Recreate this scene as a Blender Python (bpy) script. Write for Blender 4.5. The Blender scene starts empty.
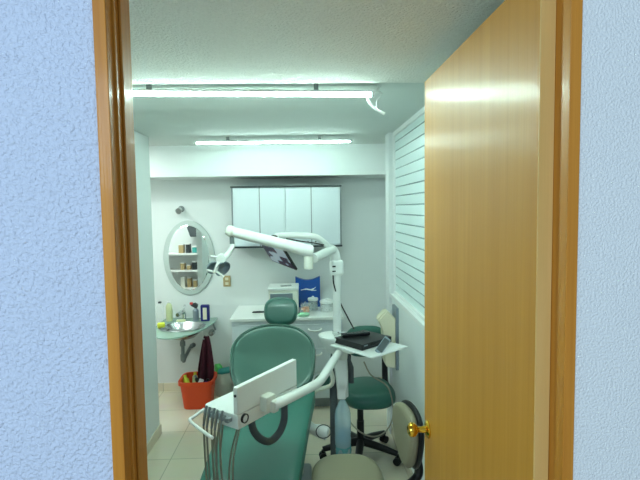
import bpy, bmesh, math, random
from mathutils import Vector, Matrix, Quaternion
random.seed(7)
PI = math.pi
SC = bpy.context.scene
COL = SC.collection
V = Vector

# ------------------------------------------------------------------ camera
H = 1.75; F = 480.0
YAW, PITCH, ROLL = math.radians(2.0), math.radians(3.8), math.radians(0.85)
cam_rot = (Matrix.Rotation(-YAW, 3, 'Z') @ Matrix.Rotation(PI/2 - PITCH, 3, 'X') @ Matrix.Rotation(-ROLL, 3, 'Z'))
CAM = V((0, 0, H))
cd = bpy.data.cameras.new('camera'); co = bpy.data.objects.new('camera', cd); COL.objects.link(co)
cd.sensor_width = 36.0; cd.lens = 36.0*F/640.0; cd.clip_start = 0.02
co.matrix_world = Matrix.Translation(CAM) @ cam_rot.to_4x4()
SC.camera = co

def P(px, py, Y=None, Z=None, X=None):
    """world point seen at a place in the photograph, at a known depth / height / side"""
    d = cam_rot @ V(((px-320)/F, (240-py)/F, -1.0))
    if Y is not None: t = Y/d.y
    elif Z is not None: t = (Z-H)/d.z
    else: t = X/d.x
    return CAM + d*t

# ------------------------------------------------------------------ materials
def lin(c):
    if isinstance(c, str):
        c = [int(c[i:i+2], 16)/255 for i in (0, 2, 4)]
    return tuple((x/12.92 if x <= .04045 else ((x+.055)/1.055)**2.4) for x in c)
MATS = {}
def mat(name, col, rough=.5, metal=0.0, bump=0.0, bscale=60.0, var=0.0, vscale=8.0, spec=.5, coat=0.0, trans=0.0, ior=1.45, emit=None, estr=0.0, detail=3.0, coords='Object', alpha=1.0, coat_rough=.08):
    m = bpy.data.materials.new(name); m.use_nodes = True
    nt = m.node_tree; b = nt.nodes['Principled BSDF']
    c = lin(col)
    b.inputs['Base Color'].default_value = (*c, 1)
    b.inputs['Roughness'].default_value = rough
    b.inputs['Metallic'].default_value = metal
    b.inputs['Specular IOR Level'].default_value = spec
    b.inputs['Coat Weight'].default_value = coat
    b.inputs['Coat Roughness'].default_value = coat_rough
    b.inputs['Transmission Weight'].default_value = trans
    b.inputs['IOR'].default_value = ior
    b.inputs['Alpha'].default_value = alpha
    if emit:
        b.inputs['Emission Color'].default_value = (*lin(emit), 1); b.inputs['Emission Strength'].default_value = estr
    tc = nt.nodes.new('ShaderNodeTexCoord')
    if True:
        n = nt.nodes.new('ShaderNodeTexNoise'); n.inputs['Scale'].default_value = vscale; n.inputs['Detail'].default_value = detail
        nt.links.new(tc.outputs[coords], n.inputs['Vector'])
        mx = nt.nodes.new('ShaderNodeMix'); mx.data_type = 'RGBA'
        v = var if var else .02
        mx.inputs['A'].default_value = (*[x*(1-v) for x in c], 1); mx.inputs['B'].default_value = (*[min(1, x*(1+v)) for x in c], 1)
        nt.links.new(n.outputs['Fac'], mx.inputs['Factor']); nt.links.new(mx.outputs['Result'], b.inputs['Base Color'])
    if bump:
        n2 = nt.nodes.new('ShaderNodeTexNoise'); n2.inputs['Scale'].default_value = bscale; n2.inputs['Detail'].default_value = detail
        nt.links.new(tc.outputs[coords], n2.inputs['Vector'])
        bp = nt.nodes.new('ShaderNodeBump'); bp.inputs['Strength'].default_value = bump; bp.inputs['Distance'].default_value = .01
        nt.links.new(n2.outputs['Fac'], bp.inputs['Height']); nt.links.new(bp.outputs['Normal'], b.inputs['Normal'])
    MATS[name] = m
    return m

def wood(name, c1, c2, rough=.35, coat=.3, scale=(60, 60, 1.5), coat_rough=.12, grain=.25, spec=.3):
    m = mat(name, c1, rough, coat=coat, coat_rough=coat_rough)
    nt = m.node_tree; b = nt.nodes['Principled BSDF']
    tc = nt.nodes.new('ShaderNodeTexCoord'); mp = nt.nodes.new('ShaderNodeMapping'); mp.inputs['Scale'].default_value = scale
    n = nt.nodes.new('ShaderNodeTexNoise'); n.inputs['Scale'].default_value = 1.0; n.inputs['Detail'].default_value = 6
    n.inputs['Distortion'].default_value = .6
    cr = nt.nodes.new('ShaderNodeValToRGB')
    cr.color_ramp.elements[0].position = .3; cr.color_ramp.elements[1].position = .7
    cr.color_ramp.elements[0].color = (*lin(c1), 1); cr.color_ramp.elements[1].color = (*lin(c2), 1)
    nt.links.new(tc.outputs['Object'], mp.inputs['Vector']); nt.links.new(mp.outputs['Vector'], n.inputs['Vector'])
    nt.links.new(n.outputs['Fac'], cr.inputs['Fac']); nt.links.new(cr.outputs['Color'], b.inputs['Base Color'])
    b.inputs['Specular IOR Level'].default_value = spec
    if grain:
        mp2 = nt.nodes.new('ShaderNodeMapping'); mp2.inputs['Scale'].default_value = (420, 420, 4)
        n2 = nt.nodes.new('ShaderNodeTexNoise'); n2.inputs['Scale'].default_value = 1.0; n2.inputs['Detail'].default_value = 2
        bp = nt.nodes.new('ShaderNodeBump'); bp.inputs['Strength'].default_value = grain; bp.inputs['Distance'].default_value = .002
        nt.links.new(tc.outputs['Object'], mp2.inputs['Vector']); nt.links.new(mp2.outputs['Vector'], n2.inputs['Vector'])
        nt.links.new(n2.outputs['Fac'], bp.inputs['Height']); nt.links.new(bp.outputs['Normal'], b.inputs['Normal']); nt.links.new(bp.outputs['Normal'], b.inputs['Coat Normal'])
    return m

M = {}
M['stucco'] = mat('painted_stucco', 'c8d2e8', .6, bump=1.0, bscale=150, detail=4)
M['leather_wall'] = mat('embossed_wall', 'dadee2', .42, bump=.55, bscale=230, detail=2)
M['wall'] = mat('white_wall_paint', 'dfe4e2', .55, bump=.05, bscale=80)
M['ceil'] = mat('smooth_ceiling_paint', 'd2d8d4', .7)
M['popcorn'] = mat('popcorn_ceiling', 'e6e6e0', .9, bump=1.0, bscale=120, detail=6, var=.12, vscale=160)
M['doorwood'] = wood('varnished_door_wood', 'b47b25', 'c08831', .5, .17, (28, 28, .9), .16)
M['edgewood'] = wood('pale_edge_wood', 'c9a563', 'd6b274', .45, .2, (40, 40, 1.5))
M['framewood'] = wood('orange_varnished_pine', 'aa6c1e', 'c0812c', .45, .12, (50, 50, 1.2))
M['brass'] = mat('polished_brass', 'e2b23c', .12, 1.0)
M['white'] = mat('white_enamel', 'eceeea', .3, coat=.3)
M['whiteplastic'] = mat('white_plastic', 'e6e9e6', .38)
M['offwhite'] = mat('aged_white_plastic', 'dfe0d4', .42)
M['cream'] = mat('cream_plastic', 'e2dcc0', .45)
M['laminate'] = mat('white_laminate', 'd2dade', .35)
M['darktrim'] = mat('dark_trim', '343a3c', .45)
M['greytrim'] = mat('grey_trim', '8a9294', .45)
M['green'] = mat('green_vinyl', '2a6c5f', .48, bump=.03, bscale=300, coat=.08)
M['greenhead'] = mat('headrest_green_vinyl', '35695f', .4, coat=.2)
M['piping'] = mat('glossy_green_piping', '52776c', .12, coat=1.0)
M['green2'] = mat('faded_green_vinyl', '52776c', .22, coat=.5, coat_rough=.1)
M['green3'] = mat('dark_green_vinyl', '306457', .4)
M['black'] = mat('black_plastic', '121315', .4)
M['blackgloss'] = mat('black_gloss', '16181b', .2)
M['rubber'] = mat('grey_rubber', '4c5457', .55)
M['grey'] = mat('grey_metal', '787f80', .4, .3)
M['beige'] = mat('beige_vinyl', '868068', .5, bump=.05, bscale=300)
M['chrome'] = mat('chrome', 'd6d8d8', .12, 1.0)
M['steel'] = mat('brushed_steel', 'b9bdbd', .25, 1.0)
M['mirror'] = mat('mirror_silver', 'eef2f0', .015, 1.0)
M['frost'] = mat('frosted_mirror_edge', 'c0cbc6', .35, .1)
M['orange'] = mat('orange_plastic', 'e0491c', .4)
M['maroon'] = mat('maroon_towel', '4a1526', .9, bump=.5, bscale=250)
M['blue'] = mat('blue_card', '1f4f9c', .35)
M['navy'] = mat('navy_packet', '1b1f6b', .35)
M['yellow'] = mat('yellow_sponge', 'dbe04a', .8, bump=.3, bscale=200)
M['lotion'] = mat('pale_yellow_lotion', 'cfd6a6', .35)
M['teal'] = mat('teal_plastic', '3f9a94', .35)
M['limegreen'] = mat('lime_green_plastic', '4fbf5a', .4)
M['red'] = mat('red_plastic', 'c23a3a', .4)
M['brown'] = mat('tan_plate', 'b59f72', .5)
M['orangefood'] = mat('peach_plastic', 'e87f3c', .5)
M['graysilver'] = mat('silver_grey_plastic', '8d9aa3', .3, .4)
M['binbag'] = mat('translucent_bin_liner', 'c3cbbd', .45, bump=.5, bscale=25)
M['paper'] = mat('white_paper', 'eef1f0', .6)
M['hose'] = mat('grey_brown_hose', '8b8575', .5)
M['clear'] = mat('clear_plastic', 'eef6f4', .1, alpha=.2)
M['waterplastic'] = mat('blue_tinted_bottle_plastic', 'c6e8f4', .05, alpha=.42)
M['wateraqua'] = mat('aqua_water', '5aa8cc', .08, alpha=.4)
M['petal'] = mat('teal_bottle_base', '7cc8cc', .12, alpha=.55)
M['palegreen'] = mat('pale_green_plastic', 'a9d9b8', .4)
M['glass'] = mat('green_tinted_glass', 'a9cbbd', .08, alpha=.6)
M['led'] = mat('lit_led_diffuser', 'ffffff', .5, emit='dafff4', estr=85.0)
M['ledfar'] = mat('lit_far_led_diffuser', 'ffffff', .5, emit='dafff4', estr=46.0)
M['ledbar'] = mat('white_light_housing', 'e8ebe8', .4)

def emat(name, base, estr):
    return mat(name, base, .3, emit=base, estr=estr)

def tile_mat():
    m = mat('beige_floor_tile', 'cfc8b4', .22, coat=.25)
    nt = m.node_tree; b = nt.nodes['Principled BSDF']
    tc = nt.nodes.new('ShaderNodeTexCoord')
    mp = nt.nodes.new('ShaderNodeMapping'); mp.inputs['Location'].default_value = (.12, .05, 0)
    br = nt.nodes.new('ShaderNodeTexBrick'); br.offset = 0.0; br.inputs['Scale'].default_value = 1.0
    br.inputs['Brick Width'].default_value = .42; br.inputs['Row Height'].default_value = .42
    br.inputs['Mortar Size'].default_value = .004; br.inputs['Mortar Smooth'].default_value = .2
    br.inputs['Color1'].default_value = (*lin('e0d6c0'), 1); br.inputs['Color2'].default_value = (*lin('d8ceb8'), 1)
    br.inputs['Mortar'].default_value = (*lin('b7b09b'), 1)
    n = nt.nodes.new('ShaderNodeTexNoise'); n.inputs['Scale'].default_value = 6; n.inputs['Detail'].default_value = 5
    mx = nt.nodes.new('ShaderNodeMix'); mx.data_type = 'RGBA'; mx.blend_type = 'OVERLAY'; mx.inputs['Factor'].default_value = .12
    nt.links.new(tc.outputs['Object'], mp.inputs['Vector']); nt.links.new(mp.outputs['Vector'], br.inputs['Vector'])
    nt.links.new(tc.outputs['Object'], n.inputs['Vector'])
    nt.links.new(br.outputs['Color'], mx.inputs['A']); nt.links.new(n.outputs['Color'], mx.inputs['B'])
    nt.links.new(mx.outputs['Result'], b.inputs['Base Color'])
    return m
M['tile'] = tile_mat()

def stripe_glass():
    """window pane: wide frosted film bands with thin clear gaps between them"""
    m = mat('frosted_band_glass', 'e2efec', .35)
    nt = m.node_tree; b = nt.nodes['Principled BSDF']; out = nt.nodes['Material Output']
    tc = nt.nodes.new('ShaderNodeTexCoord'); sp = nt.nodes.new('ShaderNodeSeparateXYZ')
    nt.links.new(tc.outputs['Object'], sp.inputs['Vector'])
    mul = nt.nodes.new('ShaderNodeMath'); mul.operation = 'MULTIPLY'; mul.inputs[1].default_value = 1/.066
    fr = nt.nodes.new('ShaderNodeMath'); fr.operation = 'FRACT'
    gt = nt.nodes.new('ShaderNodeMath'); gt.operation = 'GREATER_THAN'; gt.inputs[1].default_value = .13
    nt.links.new(sp.outputs['Z'], mul.inputs[0]); nt.links.new(mul.outputs[0], fr.inputs[0]); nt.links.new(fr.outputs[0], gt.inputs[0])
    gl = nt.nodes.new('ShaderNodeBsdfPrincipled'); gl.inputs['Base Color'].default_value = (*lin('9fb9b8'), 1)
    gl.inputs['Transmission Weight'].default_value = .9; gl.inputs['Roughness'].default_value = .08; gl.inputs['IOR'].default_value = 1.3
    tr = nt.nodes.new('ShaderNodeBsdfTranslucent'); tr.inputs['Color'].default_value = (*lin('e6f2f0'), 1)
    m1 = nt.nodes.new('ShaderNodeMixShader'); m1.inputs['Fac'].default_value = .35
    nt.links.new(b.outputs[0], m1.inputs[1]); nt.links.new(tr.outputs[0], m1.inputs[2])
    m2 = nt.nodes.new('ShaderNodeMixShader')
    nt.links.new(gt.outputs[0], m2.inputs['Fac']); nt.links.new(gl.outputs[0], m2.inputs[1]); nt.links.new(m1.outputs[0], m2.inputs[2])
    nt.links.new(m2.outputs[0], out.inputs['Surface'])
    return m
M['stripeglass'] = stripe_glass()

# ------------------------------------------------------------------ mesh helpers
class MB:
    def __init__(s): s.bm = bmesh.new()
    def box(s, c, size, rot=None, bev=0.0, seg=2):
        t = bmesh.new(); bmesh.ops.create_cube(t, size=1.0)
        for v in t.verts: v.co = V((v.co.x*size[0], v.co.y*size[1], v.co.z*size[2]))
        if bev: bmesh.ops.bevel(t, geom=list(t.edges), offset=min(bev, min(size)*.49), segments=seg, affect='EDGES', profile=.5)
        mt = Matrix.Translation(V(c)) @ (rot.to_4x4() if rot is not None else Matrix.Identity(4))
        t.transform(mt); s._merge(t); return s
    def b2(s, x0, x1, y0, y1, z0, z1, bev=0.0):
        return s.box(((x0+x1)/2, (y0+y1)/2, (z0+z1)/2), (abs(x1-x0), abs(y1-y0), abs(z1-z0)), None, bev)
    def _merge(s, t):
        me = bpy.data.meshes.new('t'); t.to_mesh(me); t.free(); s.bm.from_mesh(me); bpy.data.meshes.remove(me)
    def tube(s, pts, r, n=14, cap=True, closed=False):
        pts = [V(p) for p in pts]; N = len(pts)
        rs = r if isinstance(r, (list, tuple)) else [r]*N
        rings = []; up = None
        for i, p in enumerate(pts):
            if closed: t = pts[(i+1) % N] - pts[i-1]
            else: t = (pts[min(i+1, N-1)] - pts[max(i-1, 0)])
            t.normalize()
            if up is None:
                a = V((0, 0, 1)) if abs(t.z) < .9 else V((1, 0, 0)); up = (a - t*a.dot(t)).normalized()
            else:
                up = (up - t*up.dot(t)).normalized()
            w = t.cross(up)
            rings.append([s.bm.verts.new(p + (up*math.cos(2*PI*k/n) + w*math.sin(2*PI*k/n))*rs[i]) for k in range(n)])
        for i in range(N if closed else N-1):
            a, b = rings[i], rings[(i+1) % N]
            for k in range(n): s.bm.faces.new((a[k], a[(k+1) % n], b[(k+1) % n], b[k]))
        if cap and not closed: s.bm.faces.new(rings[0][::-1]); s.bm.faces.new(rings[-1])
        return s
    def lathe(s, c, prof, n=28, M3=None, cap=True, sx=1, sy=1):
        c = V(c); rings = []
        for (r, z) in prof:
            ring = []
            for k in range(n):
                p = V((r*sx*math.cos(2*PI*k/n), r*sy*math.sin(2*PI*k/n), z))
                if M3 is not None: p = M3 @ p
                ring.append(s.bm.verts.new(c+p))
            rings.append(ring)
        for a, b in zip(rings, rings[1:]):
            for k in range(n): s.bm.faces.new((a[k], a[(k+1) % n], b[(k+1) % n], b[k]))
        if cap: s.bm.faces.new(rings[0][::-1]); s.bm.faces.new(rings[-1])
        return s
    def pad(s, outline, t, fr, bend=None, crown=1.0, hard=.93):
        """an upholstered pad: outline in (u, v), thickness t along the frame's normal"""
        prof = [(.55, -.5), (hard-.03, -.5), (hard+.03, -.42), (.99, -.22), (1.0, 0), (.99, .22), (hard+.03, .40), (hard-.03, .5), (.75, .5*(1+crown*.25)), (.4, .5*(1+crown*.4)), (.15, .5*(1+crown*.45))]
        cu = sum(p[0] for p in outline)/len(outline); cv = sum(p[1] for p in outline)/len(outline)
        rings = []
        for sc, h in prof:
            ring = []
            for (u, v) in outline:
                uu, vv, ww = cu+(u-cu)*sc, cv+(v-cv)*sc, h*t
                if bend: ww += bend(uu, vv)
                ring.append(s.bm.verts.new(fr @ V((uu, vv, ww))))
            rings.append(ring)
        n = len(outline)
        for a, b in zip(rings, rings[1:]):
            for k in range(n): s.bm.faces.new((a[k], a[(k+1) % n], b[(k+1) % n], b[k]))
        s.bm.faces.new(rings[0][::-1]); s.bm.faces.new(rings[-1])
        return s
    def prism(s, poly, fr, t, bev=0.0):
        """polygon in (u, v) extruded by t along the frame's normal"""
        b = bmesh.new()
        a = [b.verts.new(V((u, v, 0))) for u, v in poly]; c = [b.verts.new(V((u, v, t))) for u, v in poly]
        n = len(poly)
        b.faces.new(a[::-1]); b.faces.new(c)
        for k in range(n): b.faces.new((a[k], a[(k+1) % n], c[(k+1) % n], c[k]))
        if bev: bmesh.ops.bevel(b, geom=list(b.edges), offset=bev, segments=2, affect='EDGES', profile=.5)
        b.transform(fr); s._merge(b); return s
    def grid(s, rows, closed=False):
        vs = [[s.bm.verts.new(V(p)) for p in r] for r in rows]
        for a, b in zip(vs, vs[1:]):
            n = len(a)
            for k in range(n if closed else n-1): s.bm.faces.new((a[k], a[(k+1) % n], b[(k+1) % n], b[k]))
        return vs

def frame(o, u, v):
    u = V(u).normalized(); v = V(v); v = (v - u*v.dot(u)).normalized(); n = u.cross(v)
    m = Matrix((u, v, n)).transposed().to_4x4(); m.translation = V(o); return m

def sup(a, b, e=2.6, n=40, cu=0, cv=0):
    out = []
    for k in range(n):
        t = 2*PI*k/n; c, q = math.cos(t), math.sin(t)
        out.append((cu+a*math.copysign(abs(c)**(2/e), c), cv+b*math.copysign(abs(q)**(2/e), q)))
    return out

def bez(pts, n=24):
    """smooth curve through points (Catmull-Rom)"""
    pts = [V(p) for p in pts]; q = [pts[0]*2-pts[1]] + pts + [pts[-1]*2-pts[-2]]
    out = []; per = max(2, n//(len(pts)-1))
    for i in range(1, len(q)-2):
        for k in range(per):
            t = k/per; a, b, c, d = q[i-1], q[i], q[i+1], q[i+2]
            out.append(.5*((2*b)+(c-a)*t+(2*a-5*b+4*c-d)*t*t+(3*b-a-3*c+d)*t**3))
    out.append(pts[-1]); return out

def rotz(a): return Matrix.Rotation(a, 3, 'Z')

def tagp(o, label=None, cat=None, group=None, kind=None):
    if label: o['label'] = label
    if cat: o['category'] = cat
    if group: o['group'] = group
    if kind: o['kind'] = kind
    return o

BASE = {}
def thing(name, label, cat, loc, group=None, kind=None):
    o = bpy.data.objects.new(name, None); COL.objects.link(o); o.location = V(loc); o.empty_display_size = .1
    BASE[o.name] = V(loc)
    return tagp(o, label, cat, group, kind)

def obj(name, mb, m, parent=None, loc=None, smooth=40, label=None, sub=0):
    """link the collected shape (world coordinates) as ONE mesh object; origin = base of its thing"""
    bm = mb.bm
    bmesh.ops.recalc_face_normals(bm, faces=bm.faces)
    base = BASE[parent.name] if parent is not None else (V(loc) if loc is not None else V((0, 0, 0)))
    for v in bm.verts: v.co = v.co - base
    me = bpy.data.meshes.new(name); bm.to_mesh(me); bm.free()
    for p in me.polygons: p.use_smooth = True
    me.set_sharp_from_angle(angle=math.radians(smooth))
    me.materials.append(m)
    o = bpy.data.objects.new(name, me); COL.objects.link(o)
    if parent is not None: o.parent = parent
    else: o.location = base
    BASE[o.name] = base
    if sub:
        md = o.modifiers.new('smooth', 'SUBSURF'); md.levels = sub; md.render_levels = sub
    wn = o.modifiers.new('face_weighted_normals', 'WEIGHTED_NORMAL'); wn.keep_sharp = True; wn.weight = 100
    if label: o['label'] = label
    return o

def struct(name, mb, m, label=None, parent=None, smooth=40):
    o = obj(name, mb, m, parent, smooth=smooth)
    if parent is None:
        o['kind'] = 'structure'
        if label: o['label'] = label
    return o

# ------------------------------------------------------------------ room shell
CZ = 2.30                       # smooth ceiling
YB = 4.61                       # back wall
YF0, YF1 = .848, .94            # doorway wall, hall face and room face
XL, XR = -1.15, .665             # left partition / right window wall
XLJ, XRJ = -.325, .492           # door jamb faces
struct('floor', MB().b2(-3.2, 3.2, -2.4, YB+.1, -.1, 0), M['tile'], 'beige square tiled floor')
struct('ceiling', MB().b2(-2.4, 2.4, YF1, YB+.1, CZ, CZ+.1), M['ceil'], 'smooth white ceiling at the back of the room')
struct('ceiling', MB().b2(-1.2, XR+.12, YF1, 2.05, 2.272, CZ), M['popcorn'], 'rough popcorn-textured ceiling nearest the doorway')
struct('wall_front_left', MB().b2(-3.2, XLJ-.022, YF0, YF1, 0, 2.75), M['stucco'], 'bluish stucco wall left of the doorway')
struct('wall_front_right', MB().b2(XRJ+.0005, 3.2, YF0, YF1-.005, 0, 2.75), M['leather_wall'], 'pale embossed wall right of the doorway')
struct('wall_front_top', MB().b2(XLJ-.022, XRJ, YF0, YF1, 2.262, 2.75), M['stucco'], 'stucco wall over the doorway')
struct('wall_back', MB().b2(-2.4, 2.4, YB, YB+.1, 0, CZ), M['wall'], 'white back wall')
struct('wall_left', MB().b2(XL-.06, XL, YF1, 3.70, 0, CZ), M['wall'], 'white partition wall on the left of the room')
struct('wall_left_alcove', MB().b2(-2.3, -2.2, 2.6, YB, 0, CZ), M['wall'], 'far side wall of the left alcove')
struct('wall_rear_alcove', MB().b2(-2.2, XL-.06, 2.6, 2.7, 0, CZ), M['wall'], 'alcove wall that the oval mirror reflects')
# right wall: parapet below the window and the post at its end
SZ = 1.10
struct('wall_right', MB().b2(XR, XR+.12, YF1, 3.58, 0, SZ-.03), M['wall'], 'white wall below the striped window')
struct('wall_right_post', MB().b2(XR-.02, XR+.12, 3.58, 3.72, 0, CZ), M['wall'], 'white post at the far end of the striped window')
struct('wall_right_near', MB().b2(XR, XR+.12, YF1, 1.25, SZ-.03, 2.272), M['wall'], 'wall behind the open door')
struct('wall_right_alcove', MB().b2(.87, .97, 3.72, YB, 0, CZ), M['wall'], 'side wall of the alcove on the right')
struct('wall_corridor', MB().b2(1.75, 1.85, YF1, YB, 0, CZ), M['wall'], 'corridor wall beyond the striped window')
struct('trim_1', MB().b2(XR-.015, XR+.12, 1.25, 3.58, SZ-.03, SZ, .004), M['white'], 'white window sill')
w = thing('window_1', 'interior window of frosted horizontal bands above the white sill', 'window', (XR+.03, 2.4, SZ), kind='structure')
obj('pane', MB().b2(XR+.025, XR+.035, 1.27, 3.56, SZ+.02, CZ-.03), M['stripeglass'], w)
fr = MB(); fr.b2(XR+.01, XR+.06, 1.25, 3.58, CZ-.03, CZ-.001); fr.b2(XR+.01, XR+.06, 3.555, 3.58, SZ+.02, CZ-.03); fr.b2(XR+.01, XR+.06, 1.25, 1.275, SZ+.02, CZ-.03); fr.b2(XR+.01, XR+.06, 1.25, 3.58, SZ, SZ+.02)
obj('window_frame', fr, M['whiteplastic'], w)
struct('trim_2', MB().b2(-2.2, .87, 4.19, YB, 2.035, CZ), M['wall'], 'white beam across the ceiling before the back wall')
struct('baseboard_left', MB().b2(XL, XL+.012, YF1, 3.712, 0, .08, .003), M['tile'], 'beige tile baseboard along the left partition')
struct('baseboard_back', MB().b2(-2.2, .87, YB-.012, YB, 0, .08, .003), M['tile'], 'beige tile baseboard along the back wall')
struct('baseboard_right', MB().b2(XR-.012, XR, YF1, 3.58, 0, .08, .003), M['tile'], 'beige tile baseboard under the striped window')

# door frame
f = MB()
f.b2(XLJ-.022, XLJ, YF0-.008, YF1+.005, 0, 2.262, .002)                 # left jamb board
f.b2(XLJ, XLJ+.005, .897, YF1+.005, 0, 2.24, .002)                        # left stop
f.b2(XLJ+.0, XLJ+.004, .868, .874, 0, 2.24)                               # bead
f.b2(XRJ-.021, XRJ, YF0-.008, YF0+.02, 0, 2.262, .002)                   # right edge strip
f.b2(XRJ-.002, XRJ, YF0+.02, YF1+.005, 0, 2.262)
f.b2(XLJ, XRJ-.021, YF0-.008, YF1+.005, 2.24, 2.262, .002)
struct('trim_3', f, M['framewood'], 'varnished orange pine door frame')

# door leaf, swung open into the room
d = thing('door_1', 'varnished light wood door standing open on the right', 'door', (.47, .93, 0), kind='structure')
DA = math.radians(.3)
R = Matrix.Rotation(DA, 3, 'Z')
hinge = V((.4895, .925, 0))
def dl(x, y, z): return hinge + R @ V((x, y, z))
DL = .86; DT = .030; DTOP = 2.203
obj('leaf', MB().box(dl(-DT/2, DL/2, DTOP/2+.004), (DT, DL-.008, DTOP), R, .0015), M['doorwood'], d)
e = MB(); e.box(dl(-DT/2, .002, DTOP/2+.004), (DT-.001, .004, DTOP), R); e.box(dl(-DT/2, DL-.002, DTOP/2+.004), (DT-.001, .004, DTOP), R)
obj('edge_band', e, M['edgewood'], d)
kx = R @ V((-1, 0, 0))
kz = P(425, 428, Y=1.74).z
ko = dl(-DT, DL-.055, kz)
K3 = frame((0, 0, 0), R @ V((0, 1, 0)), V((0, 0, 1))).to_3x3()
if (K3 @ V((0, 0, 1))).dot(kx) < 0: K3 = frame((0, 0, 0), R @ V((0, -1, 0)), V((0, 0, 1))).to_3x3()
kn = obj('doorknob', MB().lathe(ko, [(.001, .022), (.012, .022), (.0105, .03), (.010, .038), (.016, .043), (.0255, .052), (.0275, .062), (.024, .072), (.015, .077), (.012, .075), (.001, .075)], 28, K3), M['brass'], d, label='polished brass round knob')
obj('rose', MB().lathe(ko, [(.033, .0), (.033, .004), (.028, .009), (.014, .013), (.012, .024)], 28, K3), M['brass'], kn)

# ------------------------------------------------------------------ ceiling lights
def led(name, a, b, label, wid=.026, hgt=.018, lamp='led'):
    a, b = V(a), V(b); c = (a+b)/2; L = (b-a).length
    t = thing(name, label, 'ceiling light', (c.x, c.y, CZ), 'tube lights on the ceiling')
    X = (b-a).normalized(); Zv = V((0, 0, 1)); Yv = Zv.cross(X).normalized(); Zv = X.cross(Yv)
    R3 = Matrix((X, Yv, Zv)).transposed()
    obj('housing', MB().box(c + Zv*(hgt*.5), (L+.012, wid+.026, hgt*.5), R3, .003), M['ledbar'], t)
    obj('diffuser', MB().box(c, (L, wid, hgt*.9), R3, .008, 3), M[lamp], t, label='lit white diffuser')
    for q in (-1, 1):
        obj('end_cap', MB().box(c + X*q*(L/2+.008), (.016, wid+.008, hgt*1.3), R3, .003), M['whiteplastic'], t)
    for q in (-.3, .3):
        z0 = (c + X*q*L).z
        obj('mounting_clip', MB().box((c + X*q*L + V((0, 0, (CZ - z0)/2 + .008))), (.02, wid*.6, max(.006, CZ - z0 - .008)), R3), M['grey'], t)
    return t
nr = P(371, 94.5, Y=2.13); nl = V((nr.x-1.2, 2.13, nr.z+.012))
t = led('tube_light', nl, nr, 'long lit tube light nearest the doorway, a loose wire hanging at its end')
wz = bez([nr+V((-.012, 0, -.01)), P(368.5, 101, Y=2.135), P(374, 108, Y=2.135), P(384.5, 114, Y=2.13)], 24)
obj('loose_wire', MB().tube(wz, [.006]*(len(wz)-4)+[.007]*4, 10), M['white'], t, label='loose white wire hanging from the fixture end')
wz = bez([P(380, 86.5, Z=CZ), P(377.5, 91, Y=2.16), P(382, 94, Y=2.15), P(377, 100, Y=2.145), P(376.5, 109, Y=2.135)], 30)
obj('loose_wire', MB().tube(wz, .0025, 8), M['whiteplastic'], t)
fl, fr_ = P(197, 143.2, Y=3.72), P(350, 141.4, Y=3.72)
led('tube_light', fl, fr_, 'lit tube light close to the back beam, farther in than the other tube', .026, .016, 'ledfar')

# ------------------------------------------------------------------ back wall: wall cabinet, mirror, lamp, socket
def on_back(px, py, off=0.0): return P(px, py, Y=YB-off)
CY = 4.28
cl_ = P(231.5, 216, Y=CY).x; cr_ = P(341.5, 216, Y=CY).x; ct = P(286, 185.6, Y=CY).z; cb = P(286, 247.5, Y=CY).z
cab = thing('wall_cabinet', 'white four-door wall cabinet with dark top and bottom edges on the back wall', 'cabinet', ((cl_+cr_)/2, CY, cb))
obj('carcass', MB().b2(cl_, cr_, CY+.02, YB, cb+.012, ct-.012), M['laminate'], cab)
e = MB(); e.b2(cl_-.004, cr_+.004, CY-.004, YB, ct-.014, ct); obj('top_edge', e, M['darktrim'], cab, label='dark top edge')
e = MB(); e.b2(cl_-.004, cr_+.004, CY-.002, YB, cb, cb+.013); obj('bottom_edge', e, M['darktrim'], cab, label='dark bottom edge')
W4 = (cr_-cl_)
xs = [cl_+.014, cl_+W4*.255, cl_+W4*.49, cl_+W4*.725, cr_-.014]
for i in range(4):
    dr = obj('door', MB().b2(xs[i]+.002, xs[i+1]-.002, CY, CY+.018, cb+.02, ct-.02, .002), M['laminate'], cab)
    hx = xs[i+1]-.035 if i % 2 == 0 else xs[i]+.035
    obj('knob', MB().lathe((hx, CY, cb+.05), [(.004, 0), (.004, .012), (.008, .016), (.008, .022), (.004, .025)], 14, Matrix.Rotation(PI/2, 3, 'X')), M['grey'], dr)
for x in (xs[0]-.008, xs[1], xs[3], xs[4]+.008):
    obj('door_edging', MB().b2(x-.0045, x+.0045, CY-.001, CY+.02, cb+.013, ct-.014), M['greytrim'], cab, label='grey vertical edging strip beside the doors')

# oval mirror
mc = on_back(188.6, 258, .03)
ma = (on_back(214.5, 258).x - on_back(163.5, 258).x)/2; mh = (on_back(188, 221).z - on_back(188, 295).z)/2
mir = thing('oval_mirror', 'oval frameless mirror with a wide frosted rim above the washbasin', 'mirror', (mc.x, YB, mc.z-mh))
Rm = Matrix.Rotation(PI/2, 3, 'X')
N = 56
def oval(a, b, y, dx=0, dz=0): return [(mc.x+dx+a*math.cos(2*PI*k/N), y, mc.z+dz+b*math.sin(2*PI*k/N)) for k in range(N)]
q = MB(); q.grid([oval(ma, mh, YB-.001), oval(ma, mh, YB-.014), oval(ma*.985, mh*.99, YB-.018), oval(ma*.80, mh*.875, YB-.021)], True)
obj('frosted_rim', q, M['frost'], mir, label='grey-green frosted rim')
q = MB(); vs = q.grid([oval(ma*.802, mh*.877, YB-.0205), oval(ma*.78, mh*.86, YB-.0225)], True); q.bm.faces.new(vs[1])
obj('mirror_glass', q, M['mirror'], mir, smooth=10)

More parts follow.
